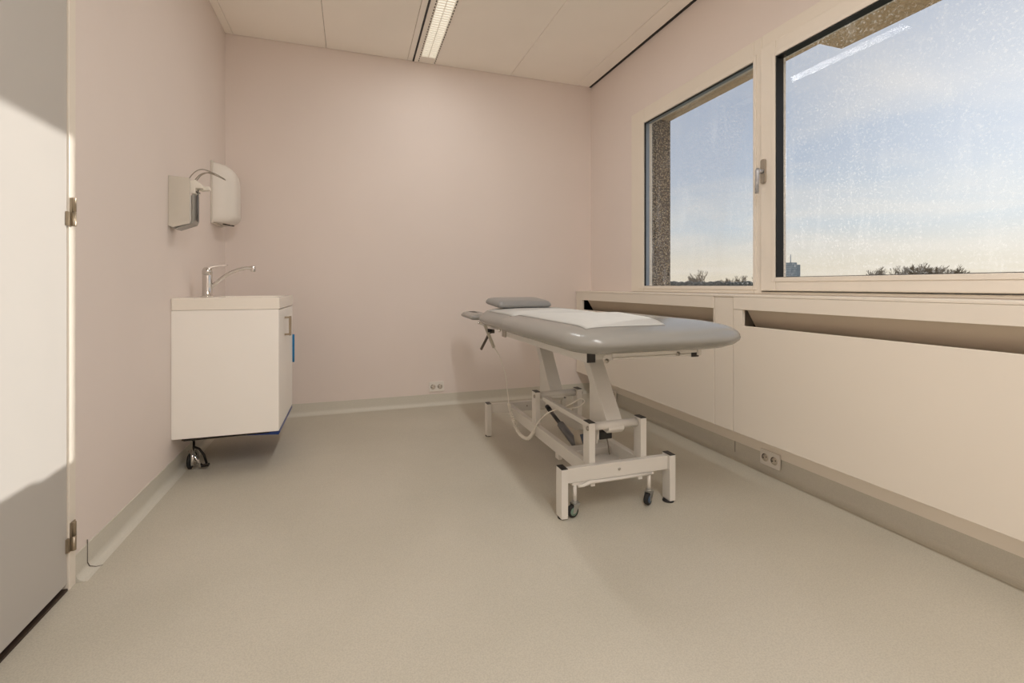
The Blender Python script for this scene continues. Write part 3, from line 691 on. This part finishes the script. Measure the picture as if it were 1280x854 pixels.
obj('towel_slot', MB().bar((L+.055, 3.70, za+.0035), (L+.095, 3.80, za+.0035), .012, .006), 'dark', W)
obj('lock', MB().lathe([(0, 0), (.006, 0), (.006, .002), (0, .002)], (L+.125, 3.845, 1.70), 'x', 12), 'dark', W)

# ------------------------------------------------------------------ outside: land, tower, hedge, bare trees
GZ = -7.0
struct(obj('ground', MB().box(4, 900, -700, 900, GZ-.5, GZ), 'land'), 'flat field outside the building', 'ground')
TH = math.atan(200/595); ct, st_ = math.cos(TH), math.sin(TH)
def far(u, dist):
    """ground position seen in photo column u at a given distance from the camera"""
    a = (u-640)/595; x, y = a*ct+st_, -a*st_+ct; k = dist/math.hypot(x, y)
    return x*k, y*k
def hz(v, u, dist):
    a = (u-640)/595; k = dist/math.hypot(1, a)
    return 1+(357.5-v)*k/595
x, y = far(989, 420)
ht = hz(328.5, 989, 420); s = 420/math.hypot(1, (989-640)/595)/595
tb = thing('tower_block', 'distant grey tower block with mast at the left edge of the wide window', 'tower', (x, y, GZ))
w1, w2 = 9*s, 14*s
obj('tower_body', MB().box(x-6.5*s, x+2.5*s, y-6*s, y+6*s, GZ, ht), 'tower', tb)
obj('tower_wing', MB().box(x+2.55*s, x+8*s, y-6*s, y+5*s, GZ, ht-2.5*s), 'tower', tb)
obj('mast', MB().tube([(x-1*s, y, ht), (x-1*s, y, ht+10*s)], .35, 6), 'tower', tb)
wn = MB()
for r_ in range(6):
    for c_ in range(5):
        zz = ht-(1.5+r_*2.8)*s
        wn.box(x-6.6*s, x-6.5*s, y-5*s+c_*2.1*s, y-5*s+c_*2.1*s+1.2*s, zz-1*s, zz)
        wn.box(x-6*s+c_*1.65*s, x-6*s+c_*1.65*s+1*s, y-6.1*s, y-6*s, zz-1*s, zz)
obj('window_grid', wn, 'towerw', tb)

def tree(u, dist, vtop, spread, lean, seed, label, group, depth=4):
    rnd = random.Random(seed); wmin = .0002*dist
    x, y = far(u, dist); top = hz(vtop, u, dist)-GZ
    t = thing('bare_tree', label, 'tree', (x, y, GZ), group)
    mb = MB(); tk = MB()
    def grow(p, d, ln, r, lvl):
        n = 3; pts = [p]; q = p.copy(); dd = d.copy()
        for k in range(n):
            dd = (dd + Vector((rnd.uniform(-.14, .14), rnd.uniform(-.14, .14), rnd.uniform(0, .12)))).normalized()
            q = q + dd*ln/n; pts.append(q.copy())
        (tk if lvl == 0 else mb).tube(pts, [max(r*(1-.5*k/n), wmin) for k in range(n+1)], 5 if lvl < 2 else 3, False)
        if lvl < depth:
            m = rnd.choice((4, 5, 5)) if lvl < 3 else 4
            for _ in range(m):
                az = rnd.uniform(0, 2*PI); sp = rnd.uniform(.25, .75)*spread
                nd = (dd + Vector((math.cos(az)*sp + lean[0]*.18, math.sin(az)*sp + lean[1]*.18, rnd.uniform(0, .35)))).normalized()
                b = pts[rnd.choice((1, 2, 3, 3))] if lvl else pts[rnd.choice((2, 3, 3))]
                grow(b, nd, ln*rnd.uniform(.58, .8), r*.5, lvl+1)
    grow(Vector((x, y, GZ)), Vector((0, 0, 1)), top*.36, top*.016, 0)
    zs = max(v[2] for v in mb.v)-GZ
    k = top/zs
    for b in (mb, tk): b.v = [(v[0], v[1], GZ+(v[2]-GZ)*k) for v in b.v]
    obj('trunk', tk, 'bark', t); obj('branches', mb, 'bark', t)
lean = (ct, -st_)
g1 = 'bare trees beyond the left window'; g2 = 'row of bare trees beyond the wide window'
tree(878, 190, 337, 1.0, (0, 0), 3, 'largest bare round-crowned tree seen through the left window', g1, 5)
tree(906, 215, 347, 1.1, (0, 0), 5, 'small bare tree just right of the largest one in the left window', g1, 5)
tree(924, 200, 344, 1.1, (.5, 0), 8, 'bare tree near the right edge of the left window', g1, 5)
tree(938, 225, 346, 1.0, (.5, 0), 9, 'small bare tree at the right edge of the left window', g1, 5)
desc = [(1085, 337, 'smallest bare tree, first from the left in the wide window'),
        (1101, 333, 'bare leaning tree, second from the left in the wide window'),
        (1118, 330, 'bare leaning tree, third from the left in the wide window'),
        (1137, 331, 'bare leaning tree in the middle of the row in the wide window'),
        (1151, 329, 'bare leaning tree, third from the right in the wide window'),
        (1167, 327, 'tallest bare leaning tree, second from the right in the wide window'),
        (1184, 330, 'bare leaning tree, first from the right in the wide window')]
for i, (u, v, l) in enumerate(desc):
    tree(u, 250+(i%3)*14, v, .85, (ct*.8, -st_*.8), 20+i, l, g2, 5)
# low hedge line on the field
rnd = random.Random(4); hg = MB()
for i in range(26):
    u = 838+i*4.6; x, y = far(u, 170); top = hz(352.5+rnd.uniform(-1.5, 1.5), u, 170)
    hg.loops([[(x+math.cos(a)*rr*rnd.uniform(.8, 1.2), y+math.sin(a)*rr*rnd.uniform(.8, 1.2), z) for a in [2*PI*k/9 for k in range(9)]] for rr, z in ((1.6, GZ), (2.0, GZ+3), (1.9, top-1), (1.2, top-.3), (.3, top))])
h = obj('hedge', hg, 'hedge'); h['kind'] = 'stuff'; tag(h, 'low grey brown hedge along the horizon in left window', 'hedge')

# ------------------------------------------------------------------ sky and sun
SUN = Vector((1, .38, .2455)).normalized()
w = bpy.data.worlds.new('sky'); scene.world = w; w.use_nodes = True
nt = w.node_tree; nt.nodes.clear(); N = nt.nodes.new; Lk = nt.links.new
out = N('ShaderNodeOutputWorld'); bg = N('ShaderNodeBackground'); tc = N('ShaderNodeTexCoord')
sep = N('ShaderNodeSeparateXYZ'); Lk(tc.outputs['Generated'], sep.inputs[0])
ramp = N('ShaderNodeValToRGB'); cr = ramp.color_ramp
cr.elements[0].position = 0; cr.elements[0].color = lin((226, 214, 190))
cr.elements[1].position = 1; cr.elements[1].color = lin((130, 152, 190))
for p, c_ in ((.05, (222, 216, 202)), (.11, (198, 207, 213)), (.22, (180, 191, 206)), (.45, (166, 178, 198))):
    e = cr.elements.new(p); e.color = lin(c_)
mx0 = N('ShaderNodeMath'); mx0.operation = 'MAXIMUM'; mx0.inputs[1].default_value = 0; Lk(sep.outputs['Z'], mx0.inputs[0])
Lk(mx0.outputs[0], ramp.inputs['Fac'])
# clouds on a plane overhead
ad = N('ShaderNodeMath'); ad.operation = 'ADD'; ad.inputs[1].default_value = .07; Lk(mx0.outputs[0], ad.inputs[0])
dx = N('ShaderNodeMath'); dx.operation = 'DIVIDE'; Lk(sep.outputs['X'], dx.inputs[0]); Lk(ad.outputs[0], dx.inputs[1])
dy = N('ShaderNodeMath'); dy.operation = 'DIVIDE'; Lk(sep.outputs['Y'], dy.inputs[0]); Lk(ad.outputs[0], dy.inputs[1])
cmb = N('ShaderNodeCombineXYZ'); Lk(dx.outputs[0], cmb.inputs[0]); Lk(dy.outputs[0], cmb.inputs[1])
cn = N('ShaderNodeTexNoise'); cn.inputs['Scale'].default_value = .55; cn.inputs['Detail'].default_value = 7; cn.inputs['Roughness'].default_value = .55; cn.inputs['Distortion'].default_value = .5
Lk(cmb.outputs[0], cn.inputs['Vector'])
cr2 = N('ShaderNodeValToRGB'); cr2.color_ramp.elements[0].position = .42; cr2.color_ramp.elements[1].position = .68
Lk(cn.outputs['Fac'], cr2.inputs['Fac'])
mc = N('ShaderNodeMix'); mc.data_type = 'RGBA'; mc.inputs['B'].default_value = lin((232, 225, 214))
cf = N('ShaderNodeMath'); cf.operation = 'MULTIPLY'; cf.inputs[1].default_value = .55; Lk(cr2.outputs['Color'], cf.inputs[0])
Lk(cf.outputs[0], mc.inputs['Factor']); Lk(ramp.outputs['Color'], mc.inputs['A'])
# glow of the air around the sun
dt = N('ShaderNodeVectorMath'); dt.operation = 'DOT_PRODUCT'; dt.inputs[1].default_value = SUN
nm = N('ShaderNodeVectorMath'); nm.operation = 'NORMALIZE'; Lk(tc.outputs['Generated'], nm.inputs[0]); Lk(nm.outputs[0], dt.inputs[0])
mxd = N('ShaderNodeMath'); mxd.operation = 'MAXIMUM'; mxd.inputs[1].default_value = 0; Lk(dt.outputs['Value'], mxd.inputs[0])
p1 = N('ShaderNodeMath'); p1.operation = 'POWER'; p1.inputs[1].default_value = 40; Lk(mxd.outputs[0], p1.inputs[0])
p2 = N('ShaderNodeMath'); p2.operation = 'POWER'; p2.inputs[1].default_value = 9; Lk(mxd.outputs[0], p2.inputs[0])
k1 = N('ShaderNodeMath'); k1.operation = 'MULTIPLY'; k1.inputs[1].default_value = .32; Lk(p1.outputs[0], k1.inputs[0])
k2 = N('ShaderNodeMath'); k2.operation = 'MULTIPLY_ADD'; k2.inputs[1].default_value = .0; Lk(p2.outputs[0], k2.inputs[0]); Lk(k1.outputs[0], k2.inputs[2])
gc = N('ShaderNodeVectorMath'); gc.operation = 'SCALE'; gc.inputs[0].default_value = (1, .97, .9); Lk(k2.outputs[0], gc.inputs['Scale'])
sm_ = N('ShaderNodeVectorMath'); sm_.operation = 'ADD'; Lk(mc.outputs['Result'], sm_.inputs[0]); Lk(gc.outputs[0], sm_.inputs[1])
Lk(sm_.outputs[0], bg.inputs['Color']); bg.inputs['Strength'].default_value = .92
Lk(bg.outputs[0], out.inputs['Surface'])

sl = bpy.data.lights.new('sun', 'SUN'); sl.energy = 2.9; sl.angle = math.radians(.6); sl.color = (1, .955, .89)
so_ = bpy.data.objects.new('sun', sl); C.objects.link(so_)
so_.rotation_euler = SUN.to_track_quat('Z', 'Y').to_euler(); so_.location = (12, 4.5, 4)

# lamps: light of the visible back fixture, plus an added unseen one as fill
for nm_, yc, ln, pw in (('ceiling_lamp_back', 2.85, 1.1, 8.5), ('added_fill_front', -.25, 2.0, 41)):
    al = bpy.data.lights.new(nm_, 'AREA'); al.shape = 'RECTANGLE'; al.size = .11; al.size_y = ln-.02; al.energy = pw; al.color = (1, .985, .965)
    ao = bpy.data.objects.new(nm_, al); C.objects.link(ao); ao.location = (.5865, yc, H-.012)

# ------------------------------------------------------------------ camera
cam = bpy.data.cameras.new('camera'); cam.sensor_fit = 'HORIZONTAL'; cam.sensor_width = 36; cam.lens = 36*595/1280
cam.shift_y = -69.5/1280; cam.clip_start = .02; cam.clip_end = 2000
co_ = bpy.data.objects.new('camera', cam); C.objects.link(co_); co_.location = (0, 0, 1)
co_.rotation_euler = (PI/2, 0, -TH)
scene.camera = co_

vs = scene.view_settings; vs.view_transform = 'Standard'; vs.look = 'None'; vs.gamma = 1; vs.use_curve_mapping = False; vs.exposure = .08
scene.cycles.max_bounces = 14; scene.cycles.diffuse_bounces = 9; scene.cycles.transparent_max_bounces = 12; scene.cycles.sample_clamp_indirect = 6
